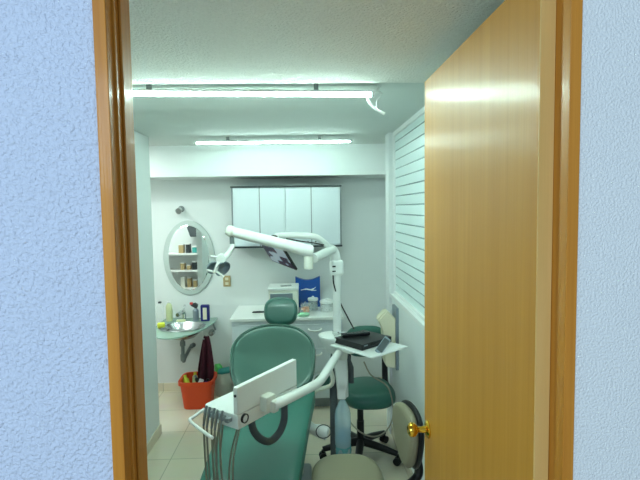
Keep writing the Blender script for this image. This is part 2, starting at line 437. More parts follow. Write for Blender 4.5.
# small wall lamp above the mirror
c = on_back(181.5, 209)
t = thing('wall_spotlight', 'small grey spotlight bracket on the back wall above the oval mirror', 'lamp', c)
obj('wall_plate', MB().lathe(c, [(.03, 0), (.03, .012), (.02, .018)], 20, Rm), M['grey'], t)
obj('lamp_head', MB().tube([c+V((0, -.018, 0)), c+V((-.004, -.05, -.008)), c+V((-.008, -.085, -.02))], [.016, .026, .030], 18), M['steel'], t)
c = on_back(227, 281)
t = thing('wall_socket', 'tan socket plate on the back wall right of the oval mirror', 'socket', c)
obj('cover_plate', MB().box(c+V((0, -.006, 0)), (.07, .012, .105), None, .004), M['brown'], t)
q = MB()
for dz in (-.022, .022): q.box(c+V((0, -.0125, dz)), (.03, .004, .026), None, .001)
obj('outlet', q, M['cream'], t)

# ------------------------------------------------------------------ base cabinet and worktop
TZ = .822; TY = 4.04
wl, wr = P(229.5, 318, Y=TY).x, P(344, 318, Y=TY).x
bc = thing('base_cabinet', 'white base cabinet with drawers behind the dental chair', 'cabinet', ((wl+wr)/2, (TY+YB)/2, 0))
obj('carcass', MB().b2(wl+.012, wr-.012, TY+.035, YB-.014, .10, TZ-.0265), M['laminate'], bc)
obj('plinth', MB().b2(wl+.03, wr-.03, TY+.1, YB-.02, 0, .10), M['greytrim'], bc)
dx = (wr-wl-.03)/2
for i in range(2):
    x0 = wl+.015+i*dx; x1 = x0+dx
    zs = [.11, .33, .55, .76]
    for j in range(3):
        dr = obj('drawer', MB().b2(x0+.003, x1-.003, TY+.015, TY+.035, zs[j]+.003, zs[j+1]-.003, .003), M['laminate'], bc)
        mx_, mz_ = (x0+x1)/2, zs[j+1]-.05
        obj('handle', MB().tube(bez([V((mx_-.055, TY+.016, mz_+.008)), V((mx_-.045, TY-.005, mz_)), V((mx_, TY-.012, mz_-.006)), V((mx_+.045, TY-.005, mz_)), V((mx_+.055, TY+.016, mz_+.008))], 20), .007, 10), M['white'], dr)
tagp(obj('worktop', MB().b2(wl, wr, TY, YB, TZ-.026, TZ, .005), M['white'], None, (0, 0, 0)), 'white worktop lying on the drawer cabinet', 'worktop')

def top(px, py): return P(px, py, Z=TZ)
# steriliser
s0 = V((P(284, 311, Y=4.22).x, 4.29, TZ))
t = thing('sterilizer', 'grey-white box steriliser standing on the worktop behind the headrest', 'appliance', s0)
sw = 30/F*4.2
hz_ = P(284, 290, Y=4.18).z
obj('body', MB().b2(s0.x-sw/2, s0.x+sw/2, 4.18, 4.42, TZ, hz_, .012), M['offwhite'], t)
obj('lid', MB().b2(s0.x-sw/2-.006, s0.x+sw/2+.002, 4.17, 4.425, hz_-.004, hz_+.022, .008), M['whiteplastic'], t)
obj('front_panel', MB().b2(s0.x-sw/2+.015, s0.x+sw/2-.05, 4.172, 4.182, TZ+.02, hz_-.03, .003), M['graysilver'], t)
q = MB().box((s0.x+.02, 4.25, hz_+.026), (.10, .03, .008), rotz(.4), .003)
tagp(obj('forceps', q, M['steel'], None, (s0.x+.02, 4.25, hz_+.022)), 'steel tool lying on top of the steriliser', 'tool')
# blue display card
bl, br_ = P(295.5, 285, Y=4.48).x, P(320, 285, Y=4.48).x
bt, bb = P(308, 276.5, Y=4.48).z, P(308, 295, Y=4.48).z
t = thing('blue_display_box', 'blue box with a scooped top edge and white swoosh, standing behind the clear jars', 'box', ((bl+br_)/2, 4.48, TZ))
wN = 14; poly = [(bl, TZ), (br_, TZ)] + [(br_+(bl-br_)*k/wN, bt-.035*math.sin(PI*k/wN)) for k in range(wN+1)]
obj('box_body', MB().prism(poly, frame((0, 4.53, 0), (1, 0, 0), (0, 0, 1)), .06, .002), M['blue'], t)
q = MB(); ym = 4.468
pts = bez([V((bl+.05, ym, bb+.05)), V((bl+.10, ym, bb+.058)), V((bl+.15, ym, bb+.052)), V((bl+.19, ym, bb+.075))], 16)
q.tube(pts, [.003]*4+[.006]*6+[.007]*(len(pts)-13)+[.003]*3, 8); q.box((bl+.17, ym, bb+.045), (.05, .002, .006))
obj('swoosh_print', q, M['paper'], t, label='white swoosh mark')
# clear jars and small containers
def jar(c, r, h, label, content, lid=None):
    t = thing('clear_jar', label, 'jar', c, 'clear containers on the worktop')
    obj('jar_wall', MB().lathe(c, [(r*.9, 0), (r, .01), (r, h), (r*.93, h), (r*.92, .012)], 26, cap=False), M['clear'], t)
    k = MB()
    rr = random.Random(int(r*1e4))
    for _ in range(22):
        a, q_ = rr.random()*6.28, rr.random()*r*.6
        k.box(V(c)+V((q_*math.cos(a), q_*math.sin(a), .014+rr.random()*h*.5)), (r*.5, r*.5, h*.26), rotz(a), .003)
    obj('contents', k, content, t)['kind'] = 'stuff'
    obj('lid', MB().lathe(V(c)+V((0, 0, h)), [(r*1.03, -.006), (r*1.05, .004), (r*1.02, .014), (r*.3, .018), (r*.22, .03), (r*.05, .033)], 26), lid or M['whiteplastic'], t)
jar(V((P(305.5, 312, Y=4.2).x, 4.2, TZ)), .042, .075, 'small clear jar of peach items on a green base beside the steriliser', M['orangefood'], M['clear'])
tagp(obj('green_dish', MB().lathe(V((P(303.5, 312, Y=4.1).x, 4.10, TZ)), [(.03, 0), (.05, .004), (.055, .02), (.05, .022), (.045, .008)], 24), M['palegreen'], None, (P(303.5, 312, Y=4.1).x, 4.10, TZ)), 'pale green dish before the jar of peach items', 'dish')
jar(V((P(313, 305, Y=4.3).x, 4.32, TZ)), .045, .10, 'middle clear jar with grey contents, under the blue box', M['graysilver'])
jar(V((P(327, 305, Y=4.26).x, 4.27, TZ)), .062, .085, 'wide clear jar of white contents next to the lamp pole', M['paper'])
# pliers on the worktop
pc = P(259, 313, Z=TZ)
q = MB(); q.tube([pc+V((-.06, -.01, .008)), pc+V((0, 0, .010)), pc+V((.055, .018, .008))], [.004, .009, .005], 8); q.tube([pc+V((-.055, .02, .008)), pc+V((0, 0, .010)), pc+V((.06, -.004, .008))], [.004, .008, .005], 8)
tagp(obj('pliers', q, M['darktrim'], None, pc), 'dark pliers lying on the worktop left of the headrest', 'tool')

# ------------------------------------------------------------------ washbasin corner
BZ = P(182, 318, Y=YB).z - .0       # glass top level
bcx = P(185, 326, Z=BZ).x; by = P(185, 329, Z=BZ).y
gl, gr = P(156, 326, Z=BZ).x, P(216, 320, Z=BZ).x
gfy = P(185, 338, Z=BZ).y
wb = thing('glass_washbasin', 'wall-hung washbasin with a green glass shelf and steel bowl below the oval mirror', 'washbasin', (bcx, YB, BZ-.2))
out = [(gl, YB), (gl, YB-.30)]
for k in range(1, 14):
    a = PI + PI*.5*k/14
for k in range(15):
    tt = k/14; x = gl+(gr-gl)*tt; y = YB-.30-(YB-.30-gfy)*math.sin(PI*min(1, .12+tt*.88))**.8 if tt < 1 else YB-.18
    out.append((x, y))
out += [(gr, YB)]
bwc = V((P(181, 328, Z=BZ).x, P(181, 327, Z=BZ).y, BZ))
def ray_out(a):
    dx_, dy_ = math.cos(a), math.sin(a); best = 9
    for (x0, y0), (x1, y1) in zip(out, out[1:]+out[:1]):
        ex, ey = x1-x0, y1-y0; det = -dx_*ey+ex*dy_
        if abs(det) < 1e-9: continue
        t_ = (-(x0-bwc.x)*ey+ex*(y0-bwc.y))/det; u_2 = (dx_*(y0-bwc.y)-dy_*(x0-bwc.x))/det
        if t_ > 0 and -1e-6 <= u_2 <= 1+1e-6: best = min(best, t_)
    return best
NG = 96; ro = [ray_out(2*PI*k/NG) for k in range(NG)]
def gring(kind, z): return [(bwc.x+math.cos(2*PI*k/NG)*(min(ro[k]-.004, .19) if kind else ro[k]), bwc.y+math.sin(2*PI*k/NG)*(min(ro[k]-.004, .19*.9) if kind else ro[k]), z) for k in range(NG)]
q = MB(); q.grid([gring(1, BZ), gring(0, BZ), gring(0, BZ-.012), gring(1, BZ-.012), gring(1, BZ)], True)
obj('glass_shelf', q, M['glass'], wb, smooth=30)
obj('bowl', MB().lathe(bwc, [(.205, .004), (.20, .008), (.19, .003), (.165, -.04), (.11, -.085), (.03, -.10), (.001, -.10), (.03, -.104), (.115, -.09), (.17, -.042), (.198, -.001)], 40, sy=.9, cap=False), M['steel'], wb)
fz = V((P(186, 318, Z=BZ).x, YB-.07, BZ))
fa = obj('faucet', MB().tube(bez([fz, fz+V((0, 0, .06)), fz+V((-.01, -.03, .085)), fz+V((-.03, -.12, .07))], 20), [.024]*8+[.018]*13 if False else .019, 14), M['chrome'], wb, label='chrome mixer tap')
obj('lever', MB().box(fz+V((.004, -.02, .115)), (.022, .09, .014), Matrix.Rotation(.5, 3, 'X'), .005), M['chrome'], fa)
d0 = bwc+V((.0, .0, -.10)); tr = MB(); tr.tube(bez([d0, d0+V((0, 0, -.09)), d0+V((0, .0, -.19)), d0+V((0, .02, -.215)), d0+V((0, .05, -.20)), d0+V((-.02, YB-d0.y, -.19))], 40), .016, 14); tr.tube([d0+V((0, 0, -.03)), d0+V((0, 0, -.07))], .024, 14); tr.tube([d0+V((0, 0, -.15)), d0+V((0, 0, -.205))], .023, 14)
obj('drain_trap', tr, M['grey'], wb, label='grey metal drain trap')
v0 = P(190.5, 347, Y=YB-.05); q = MB().tube([V((v0.x, YB, v0.z)), v0, v0+V((.03, -.02, .02))], .014, 12); q.tube([v0+V((.012, -.01, .012)), v0+V((.04, -.03, .03))], .022, 12)
obj('stop_valve', q, M['grey'], wb)
v1 = P(211.5, 333, Y=YB-.03); obj('stop_valve', MB().tube([V((v1.x, YB, v1.z)), v1+V((0, -.03, 0))], [.03, .024], 16), M['steel'], wb)
bl0 = V((gl+.015, YB-.32, BZ-.014)); obj('support_bracket', MB().tube([bl0+V((.0, .30, -.16)), bl0+V((.11, .02, -.004))], .008, 10), M['grey'], wb)
obj('support_bracket', MB().tube([V((gr-.03, YB, BZ-.12)), V((gr-.03, YB-.14, BZ-.014))], .008, 10), M['grey'], wb)
# things on the basin
def bottle(name, label, cat, c, r, h, m, capm, neck=.4, trig=None, sy=1.0, group=None):
    t = thing(name, label, cat, c, group)
    obj('bottle_body', MB().lathe(c, [(r*.9, 0), (r, .006), (r, h*.72), (r*.9, h*.80), (r*neck, h*.90), (r*neck, h*.94)], 22, sy=sy), m, t)
    obj('cap', MB().lathe(V(c)+V((0, 0, h*.93)), [(r*neck*1.15, 0), (r*neck*1.15, h*.07), (r*neck*.6, h*.08)], 16), capm, t)
    return t
def onb(px, Y): p = P(px, 320, Y=Y); return V((p.x, Y, BZ))
bottle('clear_bottle', 'clear bottle with a dark cap at the left end of the washbasin', 'bottle', onb(160.5, 4.42), .035, .20, M['clear'], M['darktrim'])
bottle('lotion_bottle', 'pale yellow pump bottle standing behind the steel bowl', 'bottle', onb(169.5, 4.50), .030, .185, M['lotion'], M['whiteplastic'], .5)
t = bottle('spray_bottle', 'grey spray bottle with red and black trigger on the washbasin right of the tap', 'bottle', onb(196, 4.48), .028, .13, M['graysilver'], M['darktrim'])
sb = onb(196, 4.48)
q = MB().prism([(-.045, .145), (-.04, .165), (.0, .172), (.025, .155), (.02, .128), (-.005, .122), (-.02, .135)], frame(sb+V((0, .012, 0)), (1, 0, 0), (0, 0, 1)), .024, .003)
th_ = obj('trigger_head', q, M['darktrim'], t)
obj('nozzle', MB().box(sb+V((-.038, 0, .165)), (.03, .026, .022), None, .004), M['red'], t, label='red nozzle')
c = onb(205.5, 4.46)
t = thing('detergent_packet', 'dark blue packet with a pale picture, at the right end of the washbasin', 'packet', c)
obj('packet_body', MB().box(c+V((0, 0, .078)), (.082, .045, .155), None, .01), M['navy'], t)
obj('front_label', MB().box(c+V((.0, -.0232, .075)), (.036, .002, .11), rotz(0), .0005), M['cream'], t, label='pale front label')
c = onb(161, 4.25)
tagp(obj('sponge', MB().box(c+V((0, 0, .022)), (.065, .05, .043), rotz(.3), .012, 3), M['yellow'], None, c), 'bright yellow sponge on the left front of the washbasin', 'sponge')
c = onb(181, 4.44)
tagp(obj('soap_bar', MB().box(c+V((0, 0, .012)), (.085, .04, .024), rotz(.2), .01, 3), M['lotion'], None, c), 'pale yellow soap bar at the foot of the tap', 'soap')
# towel hanging from the basin
tc0 = P(206, 336, Y=4.29)
q = MB(); rows = []
for i in range(16):
    u = i/15; z = tc0.z - u*(tc0.z-P(206, 380, Y=4.29).z)
    half = .018 + .052*min(1, u*1.5)**.8
    row = []
    for k in range(29):
        s_ = k/28*2-1
        row.append((tc0.x + .0 - .02*u + s_*half, 4.29 + (.016+.014*u)*math.sin(s_*7+u*1.2) , z - .03*abs(s_)*u - .02*(s_ < 0)*u))
    rows.append(row)
q.grid(rows); o = obj('hand_towel', q, M['maroon'], None, (tc0.x, 4.29, rows[-1][14][2]), 60)
md = o.modifiers.new('thick', 'SOLIDIFY'); md.thickness = .008
tagp(o, 'maroon hand towel hanging from the washbasin over the orange bucket', 'towel')
hk = MB().tube(bez([P(203, 328, Y=4.30), P(202, 334, Y=4.28), P(203.5, 339, Y=4.27), P(206, 337, Y=4.28), P(206.5, 333, Y=4.30)], 20), .004, 8)
obj('towel_hook', hk, M['whiteplastic'], wb, label='white hook under the glass shelf')

# ------------------------------------------------------------------ bucket, bin
k0 = P(199.5, 404, Z=0); k0 = V((P(199, 404, Y=4.25).x, 4.25, 0))
bh = .255
b = thing('bucket', 'orange rectangular plastic bucket on the floor under the washbasin', 'bucket', k0)
def rr(a, b_, z, e=5): return [(k0.x+u, k0.y+v, z) for u, v in sup(a, b_, e, 40)]
q = MB(); vs = q.grid([rr(.115, .10, .0), rr(.12, .105, .006), rr(.142, .14, bh-.03), rr(.157, .152, bh-.03), rr(.157, .152, bh), rr(.139, .135, bh), rr(.112, .098, .012)], True)
q.bm.faces.new(vs[0][::-1]); q.bm.faces.new(vs[-1])
obj('tub', q, M['orange'], b)
def initem(name, label, cat, dx, dy, l, r, m, tilt, az, capm):
    c = V((k0.x+dx, k0.y+dy, .09)); dirv = V((math.cos(az)*math.sin(tilt), math.sin(az)*math.sin(tilt), math.cos(tilt)))
    t = thing(name, label, cat, c)
    obj('body', MB().tube([c, c+dirv*l*.8, c+dirv*l*.88], [r, r, r*.5], 14), m, t)
    obj('cap', MB().tube([c+dirv*l*.87, c+dirv*l], r*.55, 12), capm, t)
initem('yellow_tube', 'yellow tube sticking up at the left of the orange bucket', 'tube', -.075, -.02, .19, .026, M['yellow'], .35, 2.4, M['yellow'])
initem('white_tube', 'white tube leaning across the middle of the orange bucket', 'tube', -.03, -.05, .20, .022, M['paper'], .6, .9, M['blue'])
initem('dark_bottle', 'navy bottle leaning at the right of the orange bucket', 'bottle', .045, -.06, .17, .024, M['navy'], .35, .5, M['black'])
initem('black_brush', 'black handled brush at the back of the orange bucket', 'brush', .04, .01, .19, .016, M['black'], .4, 3.0, M['graysilver'])
initem('yellow_bottle', 'yellow bottle at the back left of the orange bucket', 'bottle', -.05, .06, .18, .024, M['lotion'], .2, 1.5, M['yellow'])
g0 = V((P(224.5, 395, Y=4.47).x, 4.475, 0))
b = thing('waste_bin', 'pale bin with a translucent liner, right of the orange bucket', 'bin', g0)
obj('bin_body', MB().lathe(g0, [(.075, 0), (.08, .005), (.098, .22), (.094, .22), (.075, .01)], 26), M['binbag'], b)
rows = [[(g0.x+(.101+w_*(.006*math.sin(k*5.3)+.004*math.sin(k*2.1)))*math.cos(2*PI*k/40), g0.y+(.101+w_*(.006*math.sin(k*5.3)))*math.sin(2*PI*k/40), z+.004*math.sin(k*3.7)*w_) for k in range(40)] for z, w_ in ((.13, 1), (.19, .6), (.228, 1.2), (.228, .2))]
q = MB(); q.grid(rows, True); obj('bin_liner', q, M['binbag'], b)
c = g0+V((-.045, .03, .20))
t = thing('green_bottle', 'lime green packet stuffed in the top of the pale bin', 'packet', c)
obj('body', MB().box(c+V((-.01, 0, .025)), (.06, .10, .11), rotz(.4), .015, 3), M['limegreen'], t)
c = g0+V((.03, -.03, .235))
t = thing('teal_bottle', 'teal bottle lying across the top of the pale bin', 'bottle', c)
obj('body', MB().tube([c+V((-.075, -.01, -.004)), c+V((-.055, -.008, 0)), c+V((.03, 0, .016)), c+V((.06, .004, .022)), c+V((.075, .006, .026))], [.02, .03, .031, .022, .012], 18), M['teal'], t)
obj('cap', MB().tube([c+V((.075, .006, .026)), c+V((.10, .008, .03))], .012, 14), M['limegreen'], t)

# ------------------------------------------------------------------ shelves seen in the mirror
ORD = ['lowest', 'middle', 'topmost']; CNT = ['first', 'second', 'third', 'fourth', 'fifth', 'sixth']
for i, z in enumerate((.72, .95, 1.17)):
    s_ = tagp(obj('wall_shelf', MB().b2(-2.15, XL-.065, 2.702, 2.95, z, z+.022, .003), M['white'], None, (-1.7, 2.7, z)), ORD[i]+' white shelf reflected in the oval mirror', 'shelf', 'alcove shelves')
    for j in range(5):
        x = -1.258-j*.082 + random.uniform(-.008, .008)
        pick = (i*5+j*3) % 8
        m_ = [M['teal'], M['brown'], M['paper'], M['darktrim'], M['offwhite'], M['paper'], M['brown'], M['graysilver']][pick]
        nm = ['teal', 'tan', 'white', 'dark', 'cream', 'white', 'tan', 'grey'][pick]
        hh = random.uniform(.05, .13); ww = random.uniform(.045, .066)
        c = V((x, 2.84, z+.022))
        t = thing('storage_box', nm+' box reflected in the oval mirror, on the '+ORD[i]+' shelf, '+CNT[j]+' from the partition', 'box', c, 'boxes on the alcove shelves')
        obj('body', MB().box(c+V((0, 0, hh/2)), (ww, .10, hh), rotz(random.uniform(-.1, .1)), .004), m_, t)
        obj('lid', MB().box(c+V((0, 0, hh+.006)), (ww+.004, .106, .012), rotz(0), .003), M['white'], t)
c = V((-1.375, 2.79, 1.40))
tagp(obj('wall_panel', MB().prism([(-.10, 0), (.10, 0), (.14, .12), (.10, .20), (-.10, .20), (-.14, .12)], frame(c+V((0, .08, 0)), (1, 0, 0), (0, 0, 1)), .16, .01), M['rubber'], None, c), 'dark grey wall box reflected at the top of the oval mirror', 'box')

# ------------------------------------------------------------------ dental chair
CXx = -.20
def CXf(y): return CXx - .068*max(0, 3.0-y)
ch = thing('dental_chair', 'green vinyl dental chair with rounded backrest in the middle of the room', 'dental chair', (CXx, 2.75, 0))
# backrest
bt_, bb_ = V((P(276, 331, Y=3.42).x, 3.42, P(276, 326, Y=3.42).z)), V((P(272, 402, Y=3.0).x, 3.0, .54))
vdir = (bt_-bb_); BL = vdir.length
frb = frame(bb_, (1, 0, 0), vdir)
HW = .293
ol = []
for k in range(48):
    t_ = 2*PI*k/48; c_, s_ = math.cos(t_), math.sin(t_)
    e_ = 2.1 if s_ > 0 else 3.4
    u = math.copysign(abs(c_)**(2/e_), c_); v = math.copysign(abs(s_)**(2/e_), s_)
    vv = BL/2 + v*BL/2*1.0
    ol.append((u*HW*(.93+.07*min(1, max(0, vv/BL*1.6))), vv))
bend = lambda u, v: .55*u*u
bk = obj('backrest', MB().pad(ol, .075, frb, bend, -.35, .9), M['green2'], ch, label='faded glossy green backrest')
cu, cv = 0, BL/2
rim = [frb @ V((u*.955, cv+(v-cv)*.955, .03+bend(u*.955, v))) for u, v in ol]
obj('piping', MB().tube(rim, .009, 8, closed=True), M['piping'], bk)
obj('back_shell', MB().pad([(u*.94, cv+(v-cv)*.94) for u, v in ol], .04, frb @ Matrix.Translation((0, 0, -.055)), bend, 0, .9), M['offwhite'], ch, label='white shell behind the backrest')
# headrest
hc = P(281, 311.5, Y=3.46)
frh = frame(hc, (1, 0, 0), (0, .42, .9))
hr = obj('headrest', MB().pad(sup(.122, .104, 2.6, 40), .085, frh, lambda u, v: .6*u*u, .3, .88), M['greenhead'], ch)
q = MB(); q.tube([hc+V((0, .04, -.02)), hc+V((0, .05, -.12)), bt_+V((0, .03, -.1))], .014, 12)
obj('headrest_post', q, M['steel'], hr)
# seat and leg rest, one running cushion in two parts
def strip(stations, t, n=16):
    """upholstered strip: stations (y, z, half width)"""
    q = MB(); rings = []
    for i, (y, z, hw) in enumerate(stations):
        ring = []
        nn = 24
        for k in range(nn):
            a = 2*PI*k/nn; c_, s_ = math.cos(a), math.sin(a)
            u = math.copysign(abs(c_)**(2/5), c_)*hw; w_ = math.copysign(abs(s_)**(2/3.2), s_)*t/2
            ring.append(q.bm.verts.new(V((CXf(y)+u, y, z+w_ + (.03*(u/hw)**2 if s_ > 0 else 0)))))
        rings.append(ring)
    for a, b_ in zip(rings, rings[1:]):
        for k in range(24): q.bm.faces.new((a[k], a[(k+1) % 24], b_[(k+1) % 24], b_[k]))
    q.bm.faces.new(rings[0][::-1]); q.bm.faces.new(rings[-1])
    return q
st = []
for i in range(40):
    u = i/39; y = 3.10-1.42*u
    st.append((y, .505+.02*math.sin(min(1, u*2)*PI) - .10*max(0, (u-.5)*2)**1.5, .262-.05*u))
obj('seat', strip([(3.115, .50, .20)]+st+[(1.665, .40, .16)], .11), M['green'], ch)
q = MB(); q.box((CXx, 2.72, .40), (.36, .62, .10), None, .02); q.box((CXx, 2.1, .37), (.26, .5, .05), Matrix.Rotation(.12, 3, 'X'), .015)
obj('chair_frame', q, M['offwhite'], ch)
q = MB(); q.box((CXx, 2.85, .21), (.26, .34, .34), None, .03); obj('pedestal', q, M['offwhite'], ch)
q = MB(); q.box((CXx, 2.72, .025), (.46, .80, .05), None, .02); obj('base_plate', q, M['greytrim'], ch)
# back hinge bracket and side bracket on the right
q = MB(); q.tube(bez([P(329, 366, Y=3.0), P(333, 379, Y=3.0), P(330, 386, Y=3.02), P(317, 390, Y=3.08), P(313, 396, Y=3.1), P(313, 406, Y=3.1)], 18), .014, 10); q.box(P(309, 397, Y=3.08), (.05, .04, .08), None, .01); q.box(P(304, 402, Y=3.05), (.07, .05, .05), None, .01)
obj('side_bracket', q, M['offwhite'], ch, label='white bracket at the right of the seat')
q = MB().pad(sup(.06, .045, 2.4, 28), .05, frame(P(322.5, 381, Y=3.2), (.8, .5, 0), (0, .2, 1)), None, .4)
obj('armrest', q, M['green3'], ch)
# foot lever tube sticking out to the right
q = MB(); a0 = P(300, 418, Y=2.95); a1 = P(312, 428.5, Y=2.9); a2 = P(327, 433.5, Y=2.88)
q.tube([a0, a1, (a1+a2)/2, a2, a2+(a2-a1)*.08], [.03, .032, .040, .040, .03], 16)
q.tube([a0, V((CXx, a0.y, a0.z))], .03, 14)
obj('side_post', q, M['whiteplastic'], ch, label='white rounded stub sticking out below the seat')

# ------------------------------------------------------------------ unit column with lamp pole
UY = 3.06
uc = V((P(338, 352, Y=UY).x, UY, 0))
un = thing('dental_unit_column', 'white dental unit column carrying the lamp pole and side tray', 'dental unit', uc)
hz = P(334, 336, Y=UY).z
# rinsing bowl beside the pole, body below it
RB = .096
hz_rim = P(333, 334.5, Y=UY-.06).z
rb = V((P(333.5, 334, Y=UY-.06).x, UY-.06, hz_rim))
obj('rinsing_bowl', MB().lathe(rb, [(RB*.93, -.004), (RB*.97, 0), (RB*1.02, -.002), (RB*1.02, -.01), (RB*.86, -.04), (RB*.55, -.085), (RB*.34, -.115), (.001, -.117), (RB*.2, -.03), (RB*.7, -.018), (RB*.93, -.004)], 36, cap=False), M['white'], un)
hz = hz_rim
bt0 = V((P(339, 352, Y=UY).x, UY, 0))
bd = MB(); rows = []
for z, a, b_, ox in ((hz-.01, .03, .03, .004), (hz-.03, .042, .04, .004), (hz-.12, .048, .05, .0), (hz-.25, .045, .05, .012), (hz-.42, .036, .045, .022), (hz-.43, .02, .03, .022)):
    rows.append([(bt0.x+ox+u, bt0.y+v, z) for u, v in sup(a, b_, 3, 32)])
vs = bd.grid(rows, True); bd.bm.faces.new(vs[0]); bd.bm.faces.new(vs[-1][::-1])
obj('column_body', bd, M['white'], un)
gp_top, gp_bot = P(340, 356, Y=UY-.02), P(333.5, 452, Y=UY-.02)
q = MB(); gx = P(334, 430, Y=UY).x
q.tube([V((gx+.012, UY, hz-.1)), V((gx, UY, hz-.3)), V((gx, UY, .06))], .025, 16)
q.tube([V((uc.x+.02, UY+.04, hz-.06)), V((uc.x+.09, UY+.06, hz-.26)), V((uc.x+.09, UY+.06, hz-.36))], .018, 12)
obj('support_post', q, M['rubber'], un, label='dark grey support post')
q = MB(); q.box((gx, UY, .03), (.12, .16, .06), None, .02); obj('floor_box', q, M['rubber'], un)
brk = MB(); brk.prism([(-.05, .0), (.03, .0), (.045, -.12), (.035, -.20), (-.01, -.20), (-.02, -.10)], frame(V((P(340, 352, Y=UY-.06).x, UY-.06, P(340, 358, Y=UY-.06).z)), (1, 0, 0), (0, 0, 1)), .05, .006)
brk.box(P(341.5, 389, Y=UY-.085), (.055, .05, .12), None, .008)
obj('bottle_bracket', brk, M['white'], un, label='white bracket holding the water bottle')
# lamp pole
ptop = P(335.5, 268, Y=UY); pbot = P(337.5, 345, Y=UY)
px_ = pbot.x
obj('lamp_pole', MB().tube([V((px_, UY, hz-.04)), V((px_, UY, ptop.z-.02))], .026, 20), M['white'], un)
q = MB(); q.tube([V((px_, UY, hz-.012)), V((px_, UY, hz+.008))], .033, 20); obj('pole_collar', q, M['chrome'], un)
# side tray
near = V((P(360, 366, Z=.905).x, P(360, 366, Z=.905).y, .905))
near = P(373, 359, Z=.905)
ru, lu = V((.77, .64, 0)).normalized(), V((-.64, .77, 0)).normalized()
frt = frame(near, ru, lu)
TW, TD = .31, .35
obj('side_tray', MB().prism([(0, 0), (TW, 0), (TW, TD), (0, TD)], frt, .010, .003), M['white'], un, label='white square side tray')
q = MB(); tcn = near+ru*.08+lu*.25
q.tube([V((uc.x, UY, hz-.10)), V((tcn.x, tcn.y, .88))], .018, 12); q.box(tcn+V((0, 0, -.012)), (.12, .12, .02), rotz(.64), .004)
obj('tray_support', q, M['offwhite'], un)
# cable from lamp joint down to the player
TT = .915
wz = bez([P(333, 272, Y=UY-.03), P(334, 285, Y=UY-.03), P(340, 302, Y=UY), P(348, 318, Y=3.1), P(354, 329, Y=3.14)], 40)
tagp(obj('video_cable', MB().tube(wz, .0045, 8), M['black'], None, wz[-1]), 'black cable running down from the lamp pole to the black video player', 'cable')

# ------------------------------------------------------------------ player, remote, phone, paper on the tray
dn = P(362.3, 351, Z=TT+.002)
frd = frame(dn, ru, lu)
pl = thing('video_player', 'black flat video player lying on the white side tray', 'video player', dn)
PW, PD, PH = .265, .235, .036
obj('case', MB().prism([(0, 0), (PW, 0), (PW, PD), (0, PD)], frd, PH, .004), M['black'], pl)
obj('logo_plate', MB().box(frd @ V((.03, -.0012, .026)), (.028, .003, .006), rotz(math.atan2(ru.y, ru.x))), M['graysilver'], pl)
obj('tray_slot', MB().box(frd @ V((.14, -.0012, .022)), (.13, .003, .010), rotz(math.atan2(ru.y, ru.x))), M['blackgloss'], pl)
rc = frd @ V((.115, .165, PH+.011))
t = thing('remote_control', 'slim black remote control lying on the video player', 'remote', rc-V((0, 0, .011)))
RA = rotz(math.radians(14))
obj('body', MB().box(rc, (.18, .045, .02), RA, .006, 3), M['blackgloss'], t)
q = MB()
for i in range(6):
    for j in range(2): q.box(rc + RA @ V((-.055+i*.022, -.011+j*.022, .0105)), (.011, .011, .003), RA, .001)
obj('keypad', q, M['rubber'], t)
# phone leaning
pa, pb = P(376.5, 352.5, Z=TT+.003), P(386.5, 338.5, Y=2.775)
t = thing('mobile_phone', 'silver-grey phone leaning against the video player', 'phone', pa)
zup = (pb-pa); vu = zup.normalized(); uu = V((.93, .30, 0)); uu = (uu - vu*uu.dot(vu)).normalized()
frp = Matrix((uu, vu, uu.cross(vu))).transposed().to_4x4(); frp.translation = pa
obj('body', MB().prism([(-.012, 0), (.026, 0), (.028, .004), (.028, zup.length), (.024, zup.length+.004), (-.012, zup.length+.004), (-.015, zup.length), (-.015, .004)], frp, .010, .002), M['graysilver'], t)
obj('screen', MB().prism([(-.011, .012), (.024, .012), (.024, zup.length-.01), (-.011, zup.length-.01)], frp @ Matrix.Translation((0, 0, .0105)), .001), M['rubber'], t)
frq = frame(near + ru*.06 + lu*.012 + V((0, 0, .0115)), ru, lu)
tagp(obj('paper_sheet', MB().prism([(0, 0), (.22, .012), (.21, .045), (.0, .03)], frq, .0015), M['paper'], None, near+ru*.06+V((0, 0, .0115))), 'white paper sheet on the side tray under the phone', 'paper')

# ------------------------------------------------------------------ lamp arm and head
lm = thing('operating_lamp', 'white jointed arm carrying the dental operating lamp near the oval mirror', 'lamp', ptop)
q = MB()
q.tube(bez([V((px_, UY, ptop.z-.05)), V((px_-.002, UY, ptop.z+.02)), P(333.5, 252, Y=UY), P(328, 249, Y=UY-.03)], 18), [.036]*6+[.038]*7+[.03]*6 if False else .034, 18)
q.box(P(336.5, 267.5, Y=UY-.005), (.085, .07, .10), rotz(.2), .02, 3)
obj('joint_head', q, M['white'], lm)
q = MB(); q.box(P(334, 266.5, Y=UY-.045), (.022, .008, .010), rotz(.2), .002); q.box(P(334, 271.3, Y=UY-.045), (.022, .008, .008), rotz(.2), .002)
obj('vent_slot', q, M['black'], lm, label='black vent slots')
obj('lower_arm', MB().tube([P(333, 249, Y=UY-.02), P(313.5, 258.5, Y=2.72)], .026, 18), M['white'], lm)
el = P(308.3, 256, Y=2.70)
obj('elbow_post', MB().lathe(V((el.x, el.y, P(308.3, 269, Y=2.70).z)), [(.022, 0), (.026, .004), (.026, .085), (.022, .09)], 20), M['offwhite'], lm)
A, B = P(309, 251, Y=2.70), P(231.3, 231.5, Y=2.62)
q = MB(); dv = (B-A)
q.tube([A+dv*-.045+V((0, 0, .0)), A-dv*.035, A, A+dv*.05, A+dv*.5, A+dv*.9, B], [.012, .034, .039, .034, .031, .028, .026], 22)
obj('upper_arm', q, M['white'], lm)
